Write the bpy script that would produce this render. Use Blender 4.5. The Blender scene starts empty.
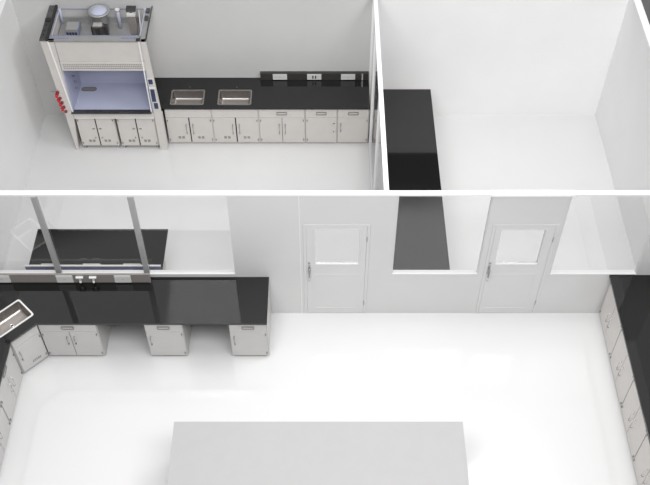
import bpy, bmesh, math, random
from mathutils import Vector, Matrix
from mathutils.geometry import tessellate_polygon
random.seed(4)
S = bpy.context.scene
COL = S.collection
PI = math.pi

# ------------------------------------------------------------ materials
def mat(name, color, rough=.5, metal=0, spec=.5, bump=0, bscale=60, vary=0, vscale=3, stretch=None, coat=0):
    m = bpy.data.materials.new(name); m.use_nodes = True
    nt = m.node_tree; b = nt.nodes['Principled BSDF']
    b.inputs['Base Color'].default_value = (*color, 1)
    b.inputs['Roughness'].default_value = rough
    b.inputs['Metallic'].default_value = metal
    b.inputs['Specular IOR Level'].default_value = spec
    b.inputs['Coat Weight'].default_value = coat
    tc = nt.nodes.new('ShaderNodeTexCoord')
    src = tc.outputs['Object']
    if stretch:
        mp = nt.nodes.new('ShaderNodeMapping'); mp.inputs['Scale'].default_value = stretch
        nt.links.new(src, mp.inputs['Vector']); src = mp.outputs['Vector']
    n = nt.nodes.new('ShaderNodeTexNoise'); n.inputs['Scale'].default_value = vscale; n.inputs['Detail'].default_value = 4
    nt.links.new(src, n.inputs['Vector'])
    if vary:
        r = nt.nodes.new('ShaderNodeMapRange')
        r.inputs['From Min'].default_value = .3; r.inputs['From Max'].default_value = .7
        r.inputs['To Min'].default_value = 1 - vary; r.inputs['To Max'].default_value = 1
        nt.links.new(n.outputs['Fac'], r.inputs['Value'])
        mx = nt.nodes.new('ShaderNodeMix'); mx.data_type = 'RGBA'; mx.blend_type = 'MULTIPLY'
        mx.inputs['Factor'].default_value = 1
        mx.inputs[6].default_value = (*color, 1)
        nt.links.new(r.outputs['Result'], mx.inputs[7])
        nt.links.new(mx.outputs[2], b.inputs['Base Color'])
    if bump:
        n2 = nt.nodes.new('ShaderNodeTexNoise'); n2.inputs['Scale'].default_value = bscale
        nt.links.new(src, n2.inputs['Vector'])
        bp = nt.nodes.new('ShaderNodeBump'); bp.inputs['Strength'].default_value = bump; bp.inputs['Distance'].default_value = .01
        nt.links.new(n2.outputs['Fac'], bp.inputs['Height']); nt.links.new(bp.outputs['Normal'], b.inputs['Normal'])
    return m

def glass_mat(name, tint=(1, 1, 1), gain=.06):
    m = bpy.data.materials.new(name); m.use_nodes = True
    nt = m.node_tree; nt.nodes.clear()
    out = nt.nodes.new('ShaderNodeOutputMaterial'); mix = nt.nodes.new('ShaderNodeMixShader')
    tr = nt.nodes.new('ShaderNodeBsdfTransparent'); tr.inputs['Color'].default_value = (*tint, 1)
    gl = nt.nodes.new('ShaderNodeBsdfGlossy'); gl.inputs['Roughness'].default_value = .0
    fr = nt.nodes.new('ShaderNodeLayerWeight'); fr.inputs['Blend'].default_value = .5
    pw = nt.nodes.new('ShaderNodeMath'); pw.operation = 'POWER'; pw.inputs[1].default_value = 5
    mu = nt.nodes.new('ShaderNodeMath'); mu.operation = 'MULTIPLY_ADD'; mu.inputs[1].default_value = .96; mu.inputs[2].default_value = gain; mu.use_clamp = True
    nt.links.new(fr.outputs['Facing'], pw.inputs[0]); nt.links.new(pw.outputs[0], mu.inputs[0]); nt.links.new(mu.outputs[0], mix.inputs['Fac'])
    nt.links.new(tr.outputs[0], mix.inputs[1]); nt.links.new(gl.outputs[0], mix.inputs[2])
    nt.links.new(mix.outputs[0], out.inputs['Surface'])
    return m

M = {
 'floor':  mat('white_epoxy_floor', (.61, .61, .61), .10, spec=.75, vary=.02, vscale=.8),
 'wall':   mat('white_painted_wall', (.84, .84, .84), .45, vary=.03, vscale=1.5, bump=.05, bscale=90),
 'wall_dim':  mat('shaded_white_painted_wall', (.60, .60, .595), .4, vary=.04, vscale=1.5, bump=.05, bscale=90),  # white wall with the left back room's dimmer light put into the colour
 'front':  mat('pale_grey_partition_board', (.66, .66, .66), .4, vary=.03, vscale=1.2, bump=.03, bscale=120),
 'cap':    mat('white_trim_enamel', (.86, .86, .86), .35, vary=.01),
 'door':   mat('pale_grey_door_enamel', (.67, .67, .67), .4, vary=.02),
 'line':   mat('grey_joint', (.40, .40, .40), .6, vary=.05),
 'black':  mat('black_epoxy_resin', (.006, .006, .006), .06, spec=.55, vary=.15, vscale=40),
 'pale':   mat('washed_out_black_resin', (.37, .37, .37), .6, vary=.03, vscale=6),  # black worktop, white fade mixed into the colour
 'cab':    mat('warm_grey_powder_coat', (.62, .59, .565), .35, vary=.05, vscale=5),
 'cabg':   mat('grey_powder_coat', (.56, .55, .54), .35, vary=.05, vscale=5),
 'gap':    mat('dark_seam', (.02, .02, .02), .7, vary=.1),
 'seam':   mat('soft_seam', (.16, .15, .145), .7, vary=.1),
 'pull':   mat('grey_pull_metal', (.28, .27, .26), .3, .6, vary=.1),
 'pullw':  mat('bright_pull_metal', (.75, .73, .72), .25, .6, vary=.05),
 'steel':  mat('brushed_stainless', (.40, .375, .36), .38, 1, vary=.12, vscale=18, stretch=(1, 12, 1)),
 'cap_steel': mat('bright_polished_rim', (.9, .89, .88), .3, .5, vary=.03),
 'chrome': mat('polished_chrome', (.8, .8, .82), .08, 1, vary=.05, vscale=10),
 'darkst': mat('dark_steel', (.17, .17, .175), .3, .8, vary=.3, vscale=9),
 'midst':  mat('grey_galvanised_sheet', (.36, .36, .36), .4, .3, vary=.1, vscale=6),
 'alu':    mat('grey_aluminium', (.40, .40, .405), .4, .25, vary=.08, vscale=14),
 'strip':  mat('taupe_anodised_housing', (.27, .25, .235), .4, .1, vary=.06, vscale=9),
 'stripb': mat('near_black_housing', (.035, .033, .03), .35, 0, vary=.1, vscale=9),
 'lav':    mat('lavender_liner', (.47, .49, .62), .35, vary=.05, vscale=3),
 'lavs':   mat('lavender_housing_back', (.27, .29, .42), .4, vary=.35, vscale=10, stretch=(6, 1, 1)),
 'plate':  mat('white_plastic', (.66, .66, .65), .3, vary=.03),
 'dot':    mat('dark_plastic', (.05, .05, .055), .4, vary=.1),
 'blue':   mat('navy_plastic', (.03, .04, .10), .3, vary=.1),
 'red':    mat('red_plastic', (.62, .012, .018), .25, vary=.1, vscale=30),
 'redd':   mat('dark_red_plastic', (.22, .012, .02), .35, vary=.1, vscale=30),
 'glass':  glass_mat('clear_window_glass'),
 'dglass': glass_mat('coated_door_glass', gain=.30),
}

# ------------------------------------------------------------ mesh helpers
class MB:
    """collects shapes into one mesh"""
    def __init__(self): self.bm = bmesh.new(); self.mats = []
    def mi(self, m):
        m = M[m]
        if m not in self.mats: self.mats.append(m)
        return self.mats.index(m)
    def _fin(self, faces, m):
        i = self.mi(m)
        for f in faces: f.material_index = i
    def box(self, x0, x1, y0, y1, z0, z1, m, bev=0):
        r = bmesh.ops.create_cube(self.bm, size=1)
        v = r['verts']
        sx, sy, sz = x1 - x0, y1 - y0, z1 - z0
        for q in v:
            q.co = Vector((x0 + (q.co.x + .5) * sx, y0 + (q.co.y + .5) * sy, z0 + (q.co.z + .5) * sz))
        fs = set(f for q in v for f in q.link_faces)
        self._fin(fs, m)
        if bev:
            es = list(set(e for q in v for e in q.link_edges))
            rr = bmesh.ops.bevel(self.bm, geom=es, offset=bev, segments=2, affect='EDGES', profile=.7)
            self._fin(rr['faces'], m)
        return self
    def hexa(self, pts, m):
        v = [self.bm.verts.new(p) for p in pts]
        idx = [(0,3,2,1),(4,5,6,7),(0,1,5,4),(1,2,6,5),(2,3,7,6),(3,0,4,7)]
        self._fin([self.bm.faces.new([v[i] for i in q]) for q in idx], m); return self
    def cyl(self, p0, p1, r, m, r2=None, seg=20, caps=True):
        p0, p1 = Vector(p0), Vector(p1); d = p1 - p0
        rot = d.to_track_quat('Z', 'Y').to_matrix().to_4x4()
        mt = Matrix.Translation((p0 + p1) / 2) @ rot
        rr = bmesh.ops.create_cone(self.bm, cap_ends=caps, segments=seg, radius1=r, radius2=r if r2 is None else r2, depth=d.length, matrix=mt)
        fs = set(f for q in rr['verts'] for f in q.link_faces)
        self._fin(fs, m)
        for f in fs: f.smooth = len(f.verts) == 4
        return self
    def tube(self, pts, r, m, seg=8):
        pts = [Vector(p) for p in pts]; rings = []
        for i, p in enumerate(pts):
            a = pts[max(0, i-1)]; b = pts[min(len(pts)-1, i+1)]
            q = (b - a).to_track_quat('Z', 'Y')
            rings.append([self.bm.verts.new(p + q @ Vector((r*math.cos(2*PI*k/seg), r*math.sin(2*PI*k/seg), 0))) for k in range(seg)])
        fs = []
        for A, B in zip(rings, rings[1:]):
            for k in range(seg):
                f = self.bm.faces.new((A[k], A[(k+1)%seg], B[(k+1)%seg], B[k])); f.smooth = True; fs.append(f)
        fs.append(self.bm.faces.new(rings[0][::-1])); fs.append(self.bm.faces.new(rings[-1]))
        self._fin(fs, m); return self
    def lathe(self, prof, m, c=(0,0,0), seg=32, closed=False):
        c = Vector(c); rings = []
        for r, z in prof:
            rings.append([self.bm.verts.new(c + Vector((r*math.cos(2*PI*k/seg), r*math.sin(2*PI*k/seg), z))) for k in range(seg)])
        fs = []
        pr = list(zip(rings, rings[1:]))
        if closed: pr.append((rings[-1], rings[0]))
        for A, B in pr:
            for k in range(seg):
                f = self.bm.faces.new((A[k], A[(k+1)%seg], B[(k+1)%seg], B[k])); f.smooth = True; fs.append(f)
        self._fin(fs, m); return self
    def slab(self, outer, holes, a0, a1, m, axis='z'):
        """prism of a 2-D polygon with holes; axis z: (x,y) extruded in z; axis y: (x,z) extruded in y; axis x: (y,z) in x"""
        def P(p, a):
            if axis == 'z': return (p[0], p[1], a)
            if axis == 'y': return (p[0], a, p[1])
            return (a, p[0], p[1])
        loops = [list(outer)] + [list(h) for h in holes]
        flat = [p for l in loops for p in l]
        tris = tessellate_polygon([[Vector((p[0], p[1], 0)) for p in l] for l in loops])
        lo = [self.bm.verts.new(P(p, a0)) for p in flat]; hi = [self.bm.verts.new(P(p, a1)) for p in flat]
        fs = []
        for t in tris:
            fs.append(self.bm.faces.new([lo[i] for i in t])); fs.append(self.bm.faces.new([hi[i] for i in t][::-1]))
        o = 0
        for l in loops:
            n = len(l)
            for k in range(n):
                i, j = o + k, o + (k+1) % n
                fs.append(self.bm.faces.new((lo[i], lo[j], hi[j], hi[i])))
            o += n
        bmesh.ops.recalc_face_normals(self.bm, faces=fs)
        self._fin(fs, m); return self
    def build(self, name, parent=None, loc=(0,0,0), rz=0):
        me = bpy.data.meshes.new(name)
        self.bm.normal_update(); self.bm.to_mesh(me); self.bm.free()
        for m in self.mats: me.materials.append(m)
        o = bpy.data.objects.new(name, me); COL.objects.link(o)
        o.location = loc; o.rotation_euler = (0, 0, rz)
        if parent: o.parent = parent
        return o

def thing(name, label, cat, loc=(0,0,0), rz=0, group=None):
    o = bpy.data.objects.new(name, None); COL.objects.link(o)
    o.location = loc; o.rotation_euler = (0, 0, rz); o.empty_display_size = .1
    o['label'] = label; o['category'] = cat
    if group: o['group'] = group
    return o
def tag(o, label, cat, group=None):
    o['label'] = label; o['category'] = cat
    if group: o['group'] = group
    return o
def struct(o, label=None):
    o['kind'] = 'structure'
    if label: o['label'] = label
    return o
def empty_struct(name):
    o = bpy.data.objects.new(name, None); COL.objects.link(o); o['kind'] = 'structure'; return o
def copy_tree(o, parent=None):
    c = o.copy(); COL.objects.link(c)
    if parent: c.parent = parent
    for ch in list(o.children): copy_tree(ch, c)
    return c
def rect(x0, x1, y0, y1): return [(x0, y0), (x1, y0), (x1, y1), (x0, y1)]
def rrect(cx, cy, w, h, r, n=5, rot=0):
    pts = []
    for sx, sy, a0 in ((1, 1, 0), (-1, 1, PI/2), (-1, -1, PI), (1, -1, 1.5*PI)):
        for k in range(n + 1):
            a = a0 + k / n * PI / 2
            pts.append((sx*(w/2 - r) + r*math.cos(a), sy*(h/2 - r) + r*math.sin(a)))
    c, s = math.cos(rot), math.sin(rot)
    return [(cx + x*c - y*s, cy + x*s + y*c) for x, y in pts]

# ------------------------------------------------------------ layout numbers (metres)
XL, XR, YB = -5.34, 5.22, 13.77       # inner faces of the outer walls
YF, YF2 = 9.09, 9.165                  # the front partition wall
HW = 2.80                             # wall height
Y0 = 3.4                              # where the modelled floor begins
SILL = 1.01

# ------------------------------------------------------------ room shell
b = MB(); b.box(XL-.12, XR+.12, Y0, YB+.12, -.12, 0, 'floor'); struct(b.build('floor'))
b = MB(); b.box(XL-.12, .84, YB, YB+.12, 0, HW, 'wall_dim'); b.box(.84, XR+.12, YB, YB+.12, 0, HW, 'wall')
b.box(XL-.12, XR+.12, YB, YB+.12, HW, HW+.012, 'cap'); struct(b.build('wall_back'))
b = MB(); b.box(XL-.12, XL, Y0, YB, 0, HW, 'wall'); b.box(XL-.12, XL, Y0, YB, HW, HW+.012, 'cap'); struct(b.build('wall_left'))
b = MB(); b.box(XR, XR+.12, Y0, YB, 0, HW, 'wall'); b.box(XR, XR+.12, Y0, YB, HW, HW+.012, 'cap'); struct(b.build('wall_right'))

# front partition wall with window and door openings
W1 = (XL, -1.35); W2 = (1.04, 2.36); W3 = (3.45, 4.78); WT = HW - .03
D1 = (-.30, .68); D2 = (2.44, 3.40); DH = 2.17
b = MB()
outer = [(XL, 0), (D1[0], 0), (D1[0], DH), (D1[1], DH), (D1[1], 0), (D2[0], 0), (D2[0], DH), (D2[1], DH), (D2[1], 0), (XR, 0),
         (XR, WT), (W3[1], WT), (W3[1], SILL), (W3[0], SILL), (W3[0], WT), (W2[1], WT), (W2[1], SILL), (W2[0], SILL), (W2[0], WT),
         (W1[1], WT), (W1[1], SILL), (XL, SILL)]
b.slab(outer, [], YF, YF2, 'front', 'y')
struct(b.build('wall_front'))
b = MB(); b.box(XL, XR, YF-.004, YF2+.004, WT, HW, 'cap'); b.box(2.32, 3.49, YF-.018, YF2+.004, WT-.002, HW+.008, 'cap')
struct(b.build('trim_1'))
# vertical board joints
b = MB(); b.box(-.349, -.341, YF-.004, YF, 0, WT, 'cap')
struct(b.build('trim_2'))
# sills
for i, (a, c) in enumerate((W1, W2, W3)):
    w = empty_struct('window_%d' % (i+1))
    b = MB(); b.box(a+.001, c-.001, YF-.008, YF2+.002, SILL, SILL+.012, 'front'); b.build('window_sill', w)
    b = MB(); b.box(a+.001, c-.001, YF+.03, YF+.036, SILL+.012, WT, 'glass'); b.build('window_pane', w)
    if i == 0:
        for px in (-4.03, -2.69):
            b = MB(); b.box(px-.04, px+.04, YF-.025, YF+.028, SILL+.012, WT, 'alu', .004)
            b.build('mullion', w)
    else:
        b = MB(); b.box(a+.001, a+.014, YF+.01, YF+.06, SILL+.012, WT, 'front'); b.box(c-.014, c-.001, YF+.01, YF+.06, SILL+.012, WT, 'front')
        b.build('window_frame', w)

# glazed partition between the two back rooms
PX0, PX1 = .842, .912
b = MB()
b.box(PX0, PX1, YF2+.006, YB, HW-.05, HW+.012, 'cap')
b.box(PX0, PX1, YF2+.006, YB, 0, .08, 'front')
struct(b.build('wall_partition'))
w = empty_struct('window_4')
b = MB(); b.box(.872, .880, YF2+.08, YB-.05, .08, HW-.05, 'glass'); b.build('window_pane', w)
for yy in (YF2+.006, 11.25, 12.92):
    b = MB(); b.box(PX0+.004, PX1-.004, yy, yy+.03, .08, HW-.05, 'cap'); b.build('mullion', w)

# doors
def door(n, x0, x1, hx, px0, px1):
    d = empty_struct('door_%d' % n)
    b = MB()
    fw = .045
    b.slab([(x0+.002, 0), (x0+fw, 0), (x0+fw, DH-fw), (x1-fw, DH-fw), (x1-fw, 0), (x1-.002, 0), (x1-.002, DH-.002), (x0+.002, DH-.002)], [], YF-.004, YF2-.01, 'door', 'y')
    b.build('door_frame', d)
    lx0, lx1 = x0+fw+.003, x1-fw-.003
    b = MB()
    b.slab(rect(lx0, lx1, .008, DH-fw-.003), [rect(px0, px1, 1.26, 2.05)], YF-.002, YF+.05, 'door', 'y')
    # recessed lower panel drawn by a moulding
    a0, a1 = px0-.02, px1+.02
    b.slab(rect(a0, a1, .14, 1.02), [rect(a0+.02, a1-.02, .16, 1.0)], YF-.005, YF-.001, 'door', 'y')
    b.slab(rect(px0-.02, px1+.02, 1.24, 2.07), [rect(px0+.001, px1-.001, 1.261, 2.049)], YF-.005, YF-.001, 'door', 'y')
    leaf = b.build('door_leaf', d)
    b = MB(); b.box(px0+.001, px1-.001, YF+.024, YF+.030, 1.261, 2.049, 'dglass'); b.build('window_pane', leaf)
    b = MB()
    b.box(hx-.018, hx+.018, YF-.004, YF+.004, 1.02, 1.24, 'alu', .002)
    b.cyl((hx, YF-.05, 1.17), (hx, YF, 1.17), .012, 'pull'); b.box(hx-.012, hx+.012, YF-.06, YF-.045, 1.0, 1.18, 'pull', .003)
    b.cyl((hx, YF-.02, 1.29), (hx, YF+.004, 1.29), .014, 'pull')
    b.tube([(hx, YF-.045, 1.0), (hx, YF-.045, .9)], .007, 'pullw')
    b.build('door_handle', leaf)
    for hz in (.3, 1.85):
        b = MB(); b.cyl((lx1+.004, YF-.012, hz-.05), (lx1+.004, YF-.012, hz+.05), .007, 'alu', seg=10); b.build('hinge', leaf)
door(1, D1[0], D1[1], -.215, -.125, .53)
door(2, D2[0], D2[1], 2.51, 2.58, 3.22)

# ------------------------------------------------------------ cabinets
def pull_bar(parent, x, z0, z1, y, m='pull'):
    b = MB()
    b.tube([(x, y, z0), (x, y-.03, z0+.004), (x, y-.036, z0+.02), (x, y-.036, z1-.02), (x, y-.03, z1-.004), (x, y, z1)], .0065, m)
    return b.build('handle', parent)
def cabinet(name, label, cat, w, h, d, doors, drawers, vent=False, m='cab', z0=.06, drawer_h=.20, falsefront=False, group=None,
            bar='pull', gapm='gap', toe=True, feet=False, side=1, brk=False, hz=(.30,.50)):
    """front faces -Y, front plane at y=0, origin at floor centre. doors: 1 or 2; drawers: number of drawer fronts"""
    t = thing(name, label, cat, group=group)
    b = MB()
    if falsefront:      # open shell, the basin hangs inside
        b.box(-w/2, w/2, .02, .04, z0, h, m); b.box(-w/2, w/2, d-.015, d, z0, h, m); b.box(-w/2, w/2, .04, d-.015, z0, z0+.02, m)
        b.box(-w/2, -w/2+.018, .04, d-.015, z0+.02, h, m); b.box(w/2-.018, w/2, .04, d-.015, z0+.02, h, m)
    else: b.box(-w/2, w/2, .02, d, z0, h, m)
    if toe: b.box(-w/2+.002, w/2-.002, .05, d-.01, 0, z0, m)
    top = h - .008
    dz = top - (drawer_h if (drawers or falsefront) else 0)
    gt = .011 if gapm == 'gap' else .005
    if doors == 2: b.box(-gt, gt, .012, .0215, z0+.01, dz-.006, gapm)
    if drawers or falsefront: b.box(-w/2+.03, w/2-.03, .012, .0215, dz-.008, dz, 'seam')
    b.build('body', t)
    fr = .012
    if falsefront:
        q = MB(); q.box(-w/2+fr, w/2-fr, 0, .02, dz, top, m, .002); q.build('false_front', t)
    if drawers:
        q = MB(); q.box(-w/2+fr, w/2-fr, 0, .02, dz, top, m, .002); f = q.build('drawer', t)
        p = MB(); zc = dz + .10; hw = .095
        p.slab(rrect(0, zc, 2*hw, .07, .012), [rrect(0, zc, 2*hw-.03, .04, .008)], -.012, .0, 'pull', 'y')
        p.box(-hw+.012, hw-.012, -.004, -.0005, zc-.022, zc+.022, m)
        p.build('handle', f)
    xs = [(-w/2+fr, w/2-fr)] if doors == 1 else [(-w/2+fr, -gt), (gt, w/2-fr)]
    for k, (a, c) in enumerate(xs):
        q = MB(); q.box(a, c, 0, .02, z0+.008, dz-.008, m, .002)
        dr = q.build('door', t)
        s = side if doors == 1 else (1 if k == 0 else -1)
        hx = (c - .05) if s > 0 else (a + .05)
        hl, hh = hz
        if brk:      # two small stubs instead of a bar
            p = MB(); p.box(hx-.022, hx+.022, -.014, 0, hh-.006, hh+.006, bar, .002); p.build('handle', dr)
            p = MB(); p.cyl((hx, -.01, hl), (hx, 0, hl), .012, bar, seg=12); p.build('lock', dr)
        else: pull_bar(dr, hx, hl, hh, 0, bar)
        ex = a + .02 if s > 0 else c - .02
        for zz in (z0+.08, dz-.07):
            p = MB(); p.cyl((ex, -.008, zz-.02), (ex, -.008, zz+.02), .008, 'pull', seg=10); p.build('hinge', dr)
        if vent:
            p = MB(); vc = (a + c) / 2 + (.03 if s > 0 else -.03)
            p.box(vc-.058, vc+.058, -.0012, .001, z0+.10, z0+.165, m)
            for vx in (-.055, .0125):
                for r in range(4):
                    p.box(vc+vx, vc+vx+.048, -.003, .001, z0+.105+r*.015, z0+.115+r*.015, 'pull')
            p.build('vent_grille', dr)
    if feet:
        for fx in (-w/2+.04, w/2-.04):
            p = MB(); p.lathe([(.0, 0), (.028, 0), (.028, .012), (.012, .02), (.012, z0), (0, z0)], 'chrome', (fx, .05, 0), 14); p.build('foot', t)
            p = MB(); p.lathe([(.0, 0), (.028, 0), (.028, .012), (.012, .02), (.012, z0), (0, z0)], 'chrome', (fx, d-.06, 0), 14); p.build('foot', t)
    return t
def put(t, x, y, rz=0, z=0): t.location = (x, y, z); t.rotation_euler = (0, 0, rz); return t

CH, CT = .892, .93
CHF, CTF = .912, .95            # cabinet height, worktop height
# back run (front plane y 13.04)
g = 'base cabinets in the row under the back worktop'
YC = 12.955; DB = YB - YC - .01
kw = dict(h=CH, d=DB)
bx = [-2.872, -2.022, -1.178, -.332, .25, .825]
def bw(i): return bx[i+1] - bx[i] - .004, (bx[i] + bx[i+1]) / 2
w_, c_ = bw(0); s1 = put(cabinet('sink_cabinet', 'warm grey two-door sink cabinet right beside the fume hood', 'cabinet', w_, doors=2, drawers=0, vent=True, falsefront=True, group=g, hz=(.30,.52), **kw), c_, YC)
w_, c_ = bw(1); s2 = copy_tree(s1); s2.location = (c_, YC, 0); s2['label'] = 'warm grey vented two-door cabinet under the right one of the two back sinks'
w_, c_ = bw(2); put(cabinet('base_cabinet', 'warm grey two-door cabinet with one wide drawer, under the back worktop', 'cabinet', w_, doors=2, drawers=1, gapm='seam', group=g, hz=(.30,.52), **kw), c_, YC)
w_, c_ = bw(3); put(cabinet('base_cabinet', 'narrow warm grey single-door cabinet between the wide drawer unit and the last one', 'cabinet', w_, doors=1, drawers=1, brk=True, hz=(.34,.54), group=g, **kw), c_, YC)
w_, c_ = bw(4); put(cabinet('base_cabinet', 'warm grey single-door cabinet at the back worktop end by the glazed partition', 'cabinet', w_, doors=1, drawers=1, side=-1, hz=(.36,.54), group=g, **kw), c_, YC)

# fume hood base cabinets
gh = 'vented cabinets under the fume hood'
HX0, HX1, HY0, HY1 = -4.63, -2.885, 12.82, 13.72
hc1 = put(cabinet('hood_base_cabinet', 'left vented two-door cabinet under the fume hood', 'cabinet', .69, .80, .80, 2, 0, vent=True, z0=.085, toe=False, feet=True, brk=True, hz=(.30,.52), group=gh), -4.118, HY0+.02)
hc2 = copy_tree(hc1); hc2.location = (-3.389, HY0+.02, 0); hc2['label'] = 'right vented two-door cabinet under the fume hood, beside the sinks run'

# front run (front plane y 8.28), facing the viewer
YFc = 8.24; DF = YF - YFc - .012
gf = 'grey cabinets under the L-shaped worktop below the long window'
f0 = put(cabinet('base_cabinet', 'grey two-door cabinet with a drawer beside the angled corner unit', 'cabinet', .87, CHF, DF, 2, 1, m='cabg', gapm='seam', group=gf, hz=(.40,.58)), -3.812, YFc)
f1 = put(cabinet('base_cabinet', 'grey single-door pedestal standing in the middle of the long worktop', 'cabinet', .57, CHF, DF, 1, 1, m='cabg', side=-1, group=gf, hz=(.38,.58)), -2.385, YFc)
f2 = copy_tree(f1); f2.location = (-1.125, YFc, 0); f2['label'] = 'grey single-door pedestal at the right end of the long worktop'
# corner unit, front along the diagonal
import bmesh as _b
ang = math.atan2(8.27-7.93, -4.245+4.585)
def corner_unit():
    t = thing('corner_cabinet', 'grey angled corner cabinet under the corner sink', 'cabinet', group=gf)
    p0 = Vector((-4.250, 8.24)); p1 = Vector((-4.570, 7.92)); n = Vector((-1, 1)).normalized()*.02
    b = MB()
    q0, q1 = p0 + n, p1 + n
    op = [tuple(q0), (-4.256, YF-.012), (XL+.012, YF-.012), (XL+.012, 7.945), tuple(q1)]
    ip = [(q0.x-.018, q0.y+.02), (-4.274, YF-.03), (XL+.03, YF-.03), (XL+.03, 7.968), (q1.x-.01, 7.968)]
    b.slab(op, [ip], .06, CHF, 'cabg'); b.slab(ip, [], .06, .08, 'cabg')
    b.slab([(q0.x-.03, q0.y+.03), (-4.30, YF-.02), (XL+.02, YF-.02), (XL+.02, 7.99), (q1.x-.03, q1.y+.03)], [], 0, .06, 'cabg')
    b.build('body', t)
    mid = (p0 + p1) / 2; L = (p0 - p1).length
    def loc(o): o.location = (mid.x, mid.y, 0); o.rotation_euler = (0, 0, PI/4); return o
    q = MB(); q.box(-L/2+.006, L/2-.006, 0, .019, .70, CHF-.006, 'cabg', .002); loc(q.build('false_front', t))
    q = MB(); q.box(-L/2+.012, L/2-.012, 0, .019, .07, .69, 'cabg', .002); dr = loc(q.build('door', t))
    pull_bar(dr, -L/2+.06, .38, .58, 0, 'pull')
    for zz in (.15, .62):
        p = MB(); p.cyl((L/2-.025, -.008, zz-.02), (L/2-.025, -.008, zz+.02), .008, 'pull', seg=10); p.build('hinge', dr)
    p = MB()
    for k in range(5): p.box(-.03+k*.03, -.01+k*.03, -.003, .001, .15, .20, 'pull')
    p.build('vent_grille', dr)
corner_unit()
# left run: fronts face +X at x -4.585
XLf = -4.585; DL = XLf - XL - .012
gl = 'grey cabinets under the worktop leg along the left wall'
l0 = put(cabinet('base_cabinet', 'grey two-door cabinet along the left wall, next to the angled corner unit', 'cabinet', .865, CHF, DL, 2, 1, m='cabg', gapm='seam', bar='pullw', group=gl, hz=(.34,.56)), XLf, 7.475, PI/2)
l1 = copy_tree(l0); l1.location = (XLf, 6.605, 0); l1['label'] = 'grey two-door cabinet by the left wall, second from the corner unit'
# right run: fronts face -X at x 4.45
XRf = 4.415; DR = XR - XRf - .012
gr = 'pale cabinets under the black worktop along the right wall'
names = ['pale two-door cabinet at the far end of the right wall row, against the front wall',
         'pale two-door cabinet, second from the front wall in the right row',
         'pale two-door cabinet, third from the front wall in the right row',
         'pale two-door cabinet, fourth from the front wall in the right row']
r0 = cabinet('base_cabinet', names[0], 'cabinet', .867, .96, DR, 2, 0, m='cab', gapm='seam', bar='pullw', group=gr, hz=(.34,.56))
for i in range(4):
    t = r0 if i == 0 else copy_tree(r0)
    t['label'] = names[i]; put(t, XRf, 8.62 - i*.868, -PI/2)

# ------------------------------------------------------------ worktops
SL, SW = .61, .41
def sink_hole(cx, cy, rot=0): return rrect(cx, cy, SL-.03, SW-.03, .03, 4, rot)
BS = [(-2.46, 13.22), (-1.605, 13.22)]
b = MB()
b.slab([(-2.985, 12.935), (.836, 12.935), (.836, YB-.002), (-3.13, YB-.002)], [sink_hole(*p) for p in BS], CH+.002, CT, 'black')
o = tag(b.build('worktop'), 'long black worktop with two sinks along the back wall', 'worktop')
# small plugged tap holes behind each sink
for i, (cx, cy) in enumerate(BS):
    b = MB(); b.lathe([(0, .012), (.014, .012), (.018, .004), (.018, 0), (0, 0)], 'dot', (cx+.02, 13.50, CT), 14)
    tag(b.build('tap_hole_cover'), ['small black cap behind the left back sink', 'small black cap behind the right back sink'][i], 'cap', 'tap hole caps')
CSX, CSY = -4.655, 8.305
b = MB()
Lout = [(-.835, YF-.004), (XL+.004, YF-.004), (XL+.004, 6.12), (-4.55, 6.12), (-4.55, 7.895), (-4.23, 8.215), (-.835, 8.215)]
b.slab(Lout, [sink_hole(CSX, CSY, PI/4)], CHF+.002, CTF, 'black')
tag(b.build('worktop'), 'L-shaped black worktop below the long window, wrapping round the corner sink', 'worktop')
b = MB(); b.box(4.375, XR-.004, 5.1, YF-.004, .962, 1.0, 'black', .002)
tag(b.build('worktop'), 'black worktop running along the right wall', 'worktop')

# right back room bench along the partition
t = thing('lab_bench', 'long black-topped bench in the right back room along the glazed partition', 'bench', (1.5, 11.30, -.03))
b = MB(); b.box(-.46, .46, -2.10, 2.18, CT-.038, CT, 'black', .002); b.build('worktop', t)
b = MB(); b.box(-.43, .40, -2.05, 2.16, .06, CT-.038, 'cab'); b.box(-.40, .36, -2.0, 2.14, .03, .06, 'cab'); b.build('carcass', t)
for k in range(5):
    y0 = -2.04 + k*.84
    q = MB(); q.box(.40, .418, y0, y0+.83, .07, .68, 'cab', .002); d = q.build('door', t)
    p = MB(); p.tube([(.418, y0+.8, .45), (.45, y0+.8, .46), (.45, y0+.8, .58), (.418, y0+.8, .59)], .006, 'pull'); p.build('handle', d)
    q = MB(); q.box(.40, .418, y0, y0+.83, .69, .855, 'cab', .002); q.build('drawer', t)

# left back room bench behind the long window
t = thing('lab_bench', 'short black-topped bench seen through the long window in the left back room', 'bench', (-3.54, 9.70, -.03))
b = MB(); b.box(-1.045, 1.045, -.50, .40, CT-.038, CT, 'black', .002); b.build('worktop', t)
b = MB(); b.box(-1.0, .90, -.42, .36, .06, CT-.038, 'cab'); b.box(-.97, .87, -.40, .32, .03, .06, 'cab'); b.build('carcass', t)
for k in range(4):
    x0 = -.99 + k*.472
    q = MB(); q.box(x0, x0+.464, .36, .378, .07, .68, 'cab', .002); d = q.build('door', t)
    p = MB(); p.tube([(x0+.42, .378, .45), (x0+.42, .41, .46), (x0+.42, .41, .58), (x0+.42, .378, .59)], .006, 'pull'); p.build('handle', d)
    q = MB(); q.box(x0, x0+.464, .36, .378, .69, .855, 'cab', .002); q.build('drawer', t)

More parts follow.
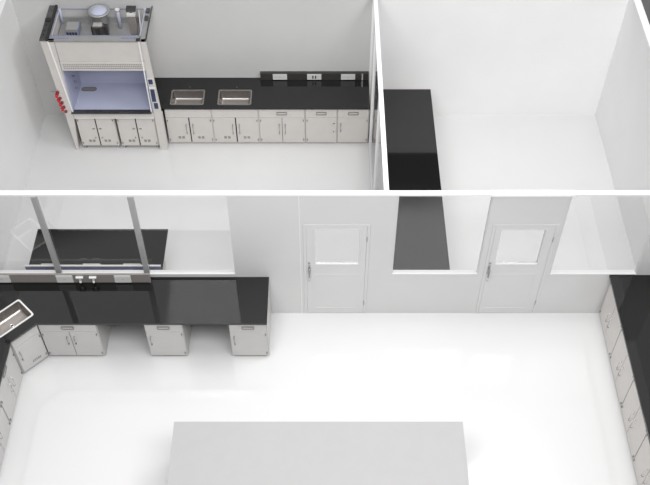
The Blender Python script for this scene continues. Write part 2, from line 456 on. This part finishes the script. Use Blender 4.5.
# island with a white fade put into its black top's colour
t = thing('island_bench', 'black island worktop washed out to pale grey at the bottom centre of the picture', 'bench', (-.07, 5.75, -.03))
b = MB(); b.box(-1.98, 1.98, -.72, .86, CT-.038, CT, 'pale', .002); b.build('worktop', t)
b = MB(); b.box(-1.9, 1.9, -.66, .80, .06, CT-.038, 'cab'); b.box(-1.86, 1.86, -.6, .76, .03, .06, 'cab'); b.build('carcass', t)
for s, yy in ((1, .80), (-1, -.678)):
    for k in range(4):
        x0 = -1.89 + k*.946
        q = MB(); q.box(x0, x0+.936, yy, yy+.018, .07, .855, 'cab', .002); d = q.build('door', t)
        yh = yy+.018 if s > 0 else yy
        p = MB(); p.tube([(x0+.86, yh, .5), (x0+.86, yh+s*.03, .51), (x0+.86, yh+s*.03, .64), (x0+.86, yh, .65)], .006, 'pull'); p.build('handle', d)

# ------------------------------------------------------------ sinks
def sink(label, cx, cy, rot, rim='steel'):
    t = thing('sink', label, 'sink', (cx, cy, CT if cy > 12 else CTF), rot, 'stainless drop-in sinks')
    b = MB()
    b.slab(rrect(0, 0, SL, SW, .035), [rrect(0, 0, SL-.05, SW-.05, .028)], 0.0005, .007, rim)
    b.build('rim', t)
    b = MB()
    prof = [(0, .004), (.006, -.01), (.014, -.15), (.03, -.172), (.06, -.18)]
    loops = [[b.bm.verts.new((p[0], p[1], z)) for p in rrect(0, 0, SL-.05-2*i, SW-.05-2*i, .028+.004, 5)] for i, z in prof]
    fs = []
    for A, B in zip(loops, loops[1:]):
        n = len(A)
        for k in range(n): f = b.bm.faces.new((A[k], B[k], B[(k+1)%n], A[(k+1)%n])); f.smooth = True; fs.append(f)
    fs.append(b.bm.faces.new(loops[-1][::-1]))
    bmesh.ops.recalc_face_normals(b.bm, faces=fs)
    b._fin(fs, 'steel'); bas = b.build('basin', t)
    b = MB(); b.lathe([(.034, -.179), (.034, -.176), (.024, -.175), (.02, -.178)], 'chrome', seg=24)
    b.lathe([(.022, -.178), (.001, -.1785)], 'dot', seg=24)
    b.build('drain', bas)
    return t
sink('stainless sink in the back worktop, the one nearer the fume hood', *BS[0], 0)
sink('stainless sink in the back worktop, the right one of the pair', *BS[1], 0)
sink('stainless sink set diagonally in the worktop corner at the left edge', CSX, CSY, PI/4, 'cap_steel')

# ------------------------------------------------------------ service strips with outlets
def outlet(parent, x, z, yf, s=-1, w=.25, h=.15, socket=True, m='plate'):
    b = MB()
    y0, y1 = (yf-.012, yf) if s < 0 else (yf, yf+.012)
    b.box(x-w/2, x+w/2, y0, y1, z-h/2, z+h/2, m, .003)
    o = b.build('outlet_plate', parent)
    if socket:
        b = MB(); f0, f1 = (yf-.014, yf-.011) if s < 0 else (yf+.011, yf+.014)
        for cx in (-.07, .07):
            for dx, dz in ((-.015, -.012), (.015, -.012), (0, .016)):
                b.box(x+cx+dx-.004, x+cx+dx+.004, f0, f1, z+dz-.005, z+dz+.005, 'line')
        for dx in (-.012, .012): b.box(x+dx-.007, x+dx+.007, f0, f1, z-.008, z+.008, 'line')
        b.build('socket', o)
    return o
t = thing('service_strip', 'near-black outlet strip at the rear of the back worktop', 'power strip', (0, 0, 0))
b = MB(); b.box(-1.16, .83, 13.70, YB-.004, CT+.002, 1.085, 'stripb', .003); b.build('housing', t)
for i, cx in enumerate((-.80, -.17, .45)): outlet(t, cx, 1.01, 13.70, w=.26, h=.125)
b = MB(); b.box(.70, .725, 13.692, 13.70, .935, 1.08, 'pullw'); b.build('trim_clip', t)
b = MB()
for dx in (-.025, .025): b.box(-.17+dx-.012, -.17+dx+.012, 13.683, 13.687, .975, 1.045, 'dot')
b.build('rocker_switch', t)
t = thing('service_strip', 'taupe outlet strip standing on the L-shaped worktop under the long window', 'power strip', (0, 0, 0))
b = MB(); b.box(XL+.006, -2.63, 8.97, 9.0, CTF+.002, 1.155, 'strip', .003); b.box(XL+.02, -2.65, 8.962, 8.97, CTF+.002, .966, 'gap'); b.build('housing', t)
for cx in (-4.88, -3.925, -3.045): outlet(t, cx, 1.055, 8.97, w=.25, h=.16)
for cx in (-3.69, -3.49):
    b = MB(); b.box(cx-.055, cx+.055, 8.93, 8.969, 1.095, 1.12, 'plate', .003)
    b.box(cx-.014, cx+.014, 8.94, 8.969, 1.01, 1.095, 'plate', .003)
    b.cyl((cx, 8.945, .995), (cx, 8.945, 1.02), .018, 'plate', seg=12); b.build('gas_tap', t)
t = thing('service_strip', 'lavender-backed outlet strip on the bench behind the long window', 'power strip', (0, 0, 0))
b = MB(); b.box(-4.585, -2.50, 9.215, 9.24, .902, 1.045, 'lavs', .002); b.box(-4.588, -2.497, 9.212, 9.243, 1.045, 1.055, 'plate'); b.build('housing', t)
for cx in (-4.2, -3.56, -2.94): outlet(t, cx, .99, 9.243, s=1, w=.27, h=.155, socket=False)

# ------------------------------------------------------------ fume hood
H = thing('fume_hood', 'tall warm grey fume hood with lavender interior and red knobs', 'fume hood')
ZT = 2.52
def pillar(sgn):
    b = MB()
    if sgn < 0:
        b.hexa([(-4.585, HY0, 0), (-4.545, HY0, 0), (-4.545, HY1, 0), (-4.585, HY1, 0), (-4.62, HY0, .93), (-4.468, HY0, .93), (-4.468, HY1, .93), (-4.62, HY1, .93)], 'cab')
        b.hexa([(-4.62, HY0, .93), (-4.468, HY0, .93), (-4.468, HY0+.06, .93), (-4.62, HY0+.06, .93), (-4.70, HY0, ZT), (-4.475, HY0, ZT), (-4.475, HY0+.06, ZT), (-4.70, HY0+.06, ZT)], 'cab')
        b.hexa([(-4.62, HY0+.06, .93), (-4.56, HY0+.06, .93), (-4.56, HY1, .93), (-4.62, HY1, .93), (-4.70, HY0+.06, ZT), (-4.58, HY0+.06, ZT), (-4.58, HY1, ZT), (-4.70, HY1, ZT)], 'cab')
        return b.build('side_panel', H)
    b.box(-3.03, HX1, HY0, HY0+.08, 0, .885, 'cab'); b.box(-3.03, -3.0, HY0+.08, HY1, 0, .885, 'cab')
    b.hexa([(-3.03, HY0, .885), (HX1, HY0, .885), (HX1-.01, HY0+.05, .885), (-3.03, HY0+.05, .885), (-3.03, HY0, ZT), (-2.945, HY0, ZT), (-2.955, HY0+.05, ZT), (-3.03, HY0+.05, ZT)], 'cab')
    b.hexa([(-3.03, HY0+.05, .935), (-3.012, HY0+.05, .935), (-3.172, HY1, .935), (-3.19, HY1, .935), (-3.03, HY0+.05, ZT-.04), (-3.012, HY0+.05, ZT-.04), (-3.172, HY1, ZT-.04), (-3.19, HY1, ZT-.04)], 'cab')
    return b.build('side_panel', H)
pillar(-1); pillar(1)
# bright edge trims
b = MB(); b.hexa([(-4.475, HY0-.012, .92), (-4.455, HY0-.012, .92), (-4.455, HY0, .92), (-4.475, HY0, .92), (-4.585, HY0-.012, ZT-.02), (-4.56, HY0-.012, ZT-.02), (-4.56, HY0, ZT-.02), (-4.585, HY0, ZT-.02)], 'cap'); b.build('edge_trim', H)
b = MB(); b.box(-3.075, -3.055, HY0-.012, HY0, .92, ZT-.02, 'cap'); b.build('edge_trim', H)
# upper front panel
b = MB(); b.hexa([(-4.463, HY0+.01, 2.08), (-3.032, HY0+.01, 2.08), (-3.032, HY0+.04, 2.08), (-4.463, HY0+.04, 2.08), (-4.470, HY0+.01, ZT-.03), (-3.032, HY0+.01, ZT-.03), (-3.032, HY0+.04, ZT-.03), (-4.470, HY0+.04, ZT-.03)], 'cab')
up = b.build('upper_panel', H)
b = MB(); b.box(-4.462, -3.032, HY0-.004, HY0+.04, 1.89, 2.075, 'cab', .003)
for r in range(3):
    for k in range(44): b.box(-4.42+k*.031, -4.402+k*.031, HY0-.006, HY0-.003, 1.93+r*.04, 1.95+r*.04, 'pull')
b.build('bypass_grille', H)
# liner: back, floor, sides, ceiling as one open shell
b = MB(); yb = HY1-.10; xr0, xr1 = -3.034, -3.172
b.box(-4.462, xr1, yb, yb+.01, .90, 2.05, 'lav')
b.slab([(-4.452, HY0+.05), (xr0-.012, HY0+.05), (xr1-.012, yb), (-4.452, yb)], [], .905, .925, 'lav')
b.box(-4.466, -4.452, HY0+.01, yb, .925, 2.05, 'lav')
b.slab([(xr0-.012, HY0+.01), (xr0, HY0+.01), (xr0, HY0+.05), (xr1, yb), (xr1-.012, yb), (xr0-.012, HY0+.05)], [], .925, 2.05, 'lav')
b.slab([(-4.452, HY0+.05), (xr0-.012, HY0+.05), (xr1-.012, yb), (-4.452, yb)], [], 2.04, 2.05, 'lav')
lin = b.build('liner', H)
b = MB()
for z in (1.15, 1.28, 1.41): b.cyl((-4.452, HY0+.42, z), (-4.41, HY0+.42, z), .018, 'lavs', seg=12)
b.build('nozzle', lin)
b = MB(); b.slab(rrect(-4.28, 13.45, .28, .11, .054, 8), [rrect(-4.28, 13.45, .25, .08, .039, 8)], .9255, .933, 'pull')
b.slab(rrect(-4.28, 13.45, .252, .082, .04, 8), [], .9252, .928, 'strip'); b.build('cup_sink', lin)
# sash: frame and pane, raised just under the grille (bottom rail shows)
b = MB(); b.box(-4.45, -3.05, HY0+.052, HY0+.072, 1.84, 1.89, 'pullw'); 
sash = b.build('sash_rail', H)
b = MB(); b.box(-4.45, -3.05, HY0+.06, HY0+.064, 1.89, 2.035, 'glass'); b.build('sash_pane', sash)
# airfoil and apron
b = MB(); b.hexa([(-4.49, HY0-.05, .935), (-3.06, HY0-.05, .935), (-3.06, HY0+.05, .925), (-4.49, HY0+.05, .925), (-4.49, HY0-.045, .952), (-3.06, HY0-.045, .952), (-3.06, HY0+.05, .955), (-4.49, HY0+.05, .955)], 'darkst'); b.build('airfoil', H)
b = MB(); b.box(-4.466, -3.034, HY0-.008, HY0+.05, .815, .905, 'cab', .004); b.box(-4.466, -3.034, HY0-.025, HY0+.0, .803, .815, 'plate'); b.build('apron', H)
# switches
for z0, z1, x, dd in ((1.60, 1.70, -2.985, .006), (1.22, 1.50, -2.975, .03), (1.04, 1.17, -2.96, .012)):
    b = MB(); b.box(x-.055, x+.055, HY0-dd-.006, HY0, z0-.02, z1+.02, 'plate', .003); sp = b.build('switch_plate', H)
    b = MB(); b.box(x-.036, x+.036, HY0-dd-.014, HY0-dd-.005, z0, z1, 'blue', .003); b.build('switch', sp)
# red valve knobs on the left side
for k in range(5):
    z = 1.41 - k*.103; x = -4.655 + .0125*k
    b = MB(); yk = HY0 + .03
    if k > 0:
        b.cyl((x, yk, z), (x-.03, yk-.01, z), .014, 'redd', seg=12); b.cyl((x-.025, yk-.01, z), (x-.062, yk-.03, z), .040, 'red', r2=.034, seg=16)
        b.cyl((x+.02, HY0, z-.03), (x+.02, HY0-.03, z-.03), .026, 'redd', seg=14)
    else:
        b.cyl((x+.012, HY0, z), (x+.012, HY0-.035, z), .032, 'redd', seg=14); b.box(x-.10, x+.012, HY0-.01, HY0+.0, z+.015, z+.022, 'pull')
    b.build('valve_knob', H)
# roof deck and rim
ZD = 2.22
b = MB(); b.slab([(-4.555, HY0+.05), (-3.035, HY0+.05), (-3.18, HY1-.006), (-4.555, HY1-.006)], [], ZD-.02, ZD, 'midst'); b.box(-4.555, -3.19, HY1-.03, HY1-.006, ZD, ZD+.12, 'midst')
dk = b.build('roof_deck', H)
b = MB(); b.box(-4.57, -3.07, HY0, HY0+.13, ZT-.03, ZT, 'midst', .003); b.box(-4.57, -3.07, HY0+.13, HY0+.145, ZT-.03, ZT+.006, 'lavs')
b.box(-4.5, -4.24, HY0+.05, HY0+.09, ZT, ZT+.006, 'lavs'); b.box(-3.36, -3.12, HY0+.05, HY0+.09, ZT, ZT+.006, 'lavs')
b.build('front_rail', H)
b = MB(); b.box(-4.705, -4.60, HY0-.01, HY1+.03, ZT, ZT+.03, 'darkst'); b.box(-4.60, -4.565, HY0-.01, HY1+.02, ZT, ZT+.05, 'gap')
for yy in (12.95, 13.05, 13.2): b.cyl((-4.66, yy, ZT+.03), (-4.66, yy, ZT+.036), .014, 'gap', seg=12)
b.box(-4.70, -4.60, 13.30, 13.38, ZT+.03, ZT+.05, 'gap'); b.build('side_rail', H)
b = MB(); b.box(-2.955, -2.935, HY0-.01, HY1+.03, ZT, ZT+.02, 'darkst'); b.box(-3.04, -2.955, HY0, HY1, ZT-.02, ZT, 'midst')
b.box(-3.03, -2.97, 13.35, 13.45, ZT, ZT+.04, 'darkst'); b.box(-3.03, -2.97, 13.56, 13.66, ZT, ZT+.04, 'darkst'); b.box(-3.11, -3.05, HY0-.012, HY0+.05, ZT, ZT+.02, 'gap', .004); b.build('side_rail', H)
for x in (-4.53, -3.06):
    b = MB(); b.box(x-.008, x+.008, HY0+.14, HY1-.03, ZT-.02, ZT-.004, 'lav'); b.cyl((x, HY1-.04, ZD), (x, HY1-.04, ZT+.005), .026, 'lav', seg=14); b.build('tie_rod', H)
b = MB(); b.box(-4.53, -3.06, HY1-.02, HY1-.012, ZT-.02, ZT-.008, 'lavs'); b.build('rear_rail', H)
# exhaust collar
b = MB(); cx, cy = -3.81, 13.50
b.lathe([(.12, 0), (.12, .36), (.14, .39), (.19, .395), (.19, .41), (.14, .41), (.13, .37), (.105, .34), (.105, .02)], 'midst', (cx, cy, ZD), 40)
b.lathe([(.138, .402), (.10, .43), (.06, .445), (.001, .448)], 'lav', (cx, cy, ZD), 40)
b.build('exhaust_collar', H)
b = MB(); b.box(cx-.09, cx+.10, cy-.30, cy-.20, ZD, ZD+.30, 'steel', .006); b.box(cx-.07, cx+.08, cy-.32, cy-.22, ZD+.30, ZD+.33, 'pullw', .004)
b.box(cx-.12, cx-.09, cy-.28, cy-.22, ZD, ZD+.26, 'dot'); b.box(cx-.04, cx+.03, cy-.315, cy-.30, ZD+.05, ZD+.26, 'darkst'); b.box(cx+.10, cx+.16, cy-.28, cy-.2, ZD, ZD+.28, 'darkst')
b.build('damper_actuator', H)
b = MB(); b.cyl((cx+.30, cy+.06, ZD), (cx+.30, cy+.06, ZD+.36), .03, 'lav', seg=16); b.cyl((cx+.30, cy+.06, ZD+.36), (cx+.30, cy+.06, ZD+.39), .04, 'plate', seg=16); b.build('sensor_post', H)
b = MB(); b.box(-3.27, -3.15, 13.22, 13.27, ZD, ZD+.50, 'strip', .004); b.box(-3.28, -3.14, 13.20, 13.29, ZD+.50, ZD+.55, 'plate', .004); b.box(-3.29, -3.13, 13.24, 13.36, ZD+.57, ZD+.61, 'darkst', .003); b.box(-3.23, -3.19, 13.24, 13.28, ZD+.55, ZD+.57, 'darkst'); b.build('cable_duct', H)
b = MB(); b.box(-4.40, -4.20, 13.33, 13.55, ZD, ZD+.14, 'midst', .004); b.box(-4.20, -4.185, 13.33, 13.55, ZD, ZD+.14, 'lavs')
for k in range(4): b.box(-4.395+k*.048, -4.36+k*.048, 13.322, 13.331, ZD+.03, ZD+.08, 'blue')
b.build('junction_box', H)

# ------------------------------------------------------------ light
W = bpy.data.worlds.new('studio_sky'); S.world = W; W.use_nodes = True
nt = W.node_tree; bg = nt.nodes['Background']
tc = nt.nodes.new('ShaderNodeTexCoord'); sp = nt.nodes.new('ShaderNodeSeparateXYZ'); rp = nt.nodes.new('ShaderNodeValToRGB')
nt.links.new(tc.outputs['Generated'], sp.inputs[0]); nt.links.new(sp.outputs['Z'], rp.inputs[0]); nt.links.new(rp.outputs['Color'], bg.inputs['Color'])
e = rp.color_ramp.elements
e[0].position = .0; e[0].color = (.30, .30, .30, 1)
e[1].position = 1; e[1].color = (1.85, 1.85, 1.86, 1)
for p, v in ((.60, .28), (.727, .28), (.745, 1.8)):
    q = e.new(p); q.color = (v, v, v, 1)
bg.inputs['Strength'].default_value = 1.0
def area(name, loc, size, power, target):
    l = bpy.data.lights.new(name, 'AREA'); l.energy = power; l.shape = 'RECTANGLE'; l.size, l.size_y = size
    o = bpy.data.objects.new(name, l); COL.objects.link(o); o.location = loc
    o.rotation_euler = (Vector(target) - Vector(loc)).to_track_quat('-Z', 'Y').to_euler(); return o
area('fill_light_right', (4.0, 10.0, 9.5), (3, 3), 680, (3.0, 13.0, .8))  # added fill brightening the right back room, no visible fixture
area('fill_light_left', (-1.5, 7.5, 9.5), (3, 2), 420, (-4.4, 13.2, 1.2))  # added fill lifting the left wall, back wall and hood
area('fill_light_front', (.5, 3.8, 9.5), (9, 3), 1650, (.5, 5.2, 0))  # added unseen fill that whitens the near floor and island

# ------------------------------------------------------------ camera
cam = bpy.data.cameras.new('camera'); co = bpy.data.objects.new('camera', cam); COL.objects.link(co)
cam.sensor_width = 36; cam.sensor_fit = 'HORIZONTAL'; cam.lens = 963 / 650 * 36
cam.shift_x = 1.5 / 650
co.location = (0, 0, 12.6); co.rotation_euler = (math.radians(40), 0, 0)
cam.clip_end = 200
S.camera = co
S.view_settings.view_transform = 'Standard'; S.view_settings.look = 'None'
S.view_settings.gamma = 1; S.view_settings.use_curve_mapping = False
S.view_settings.exposure = -0.95
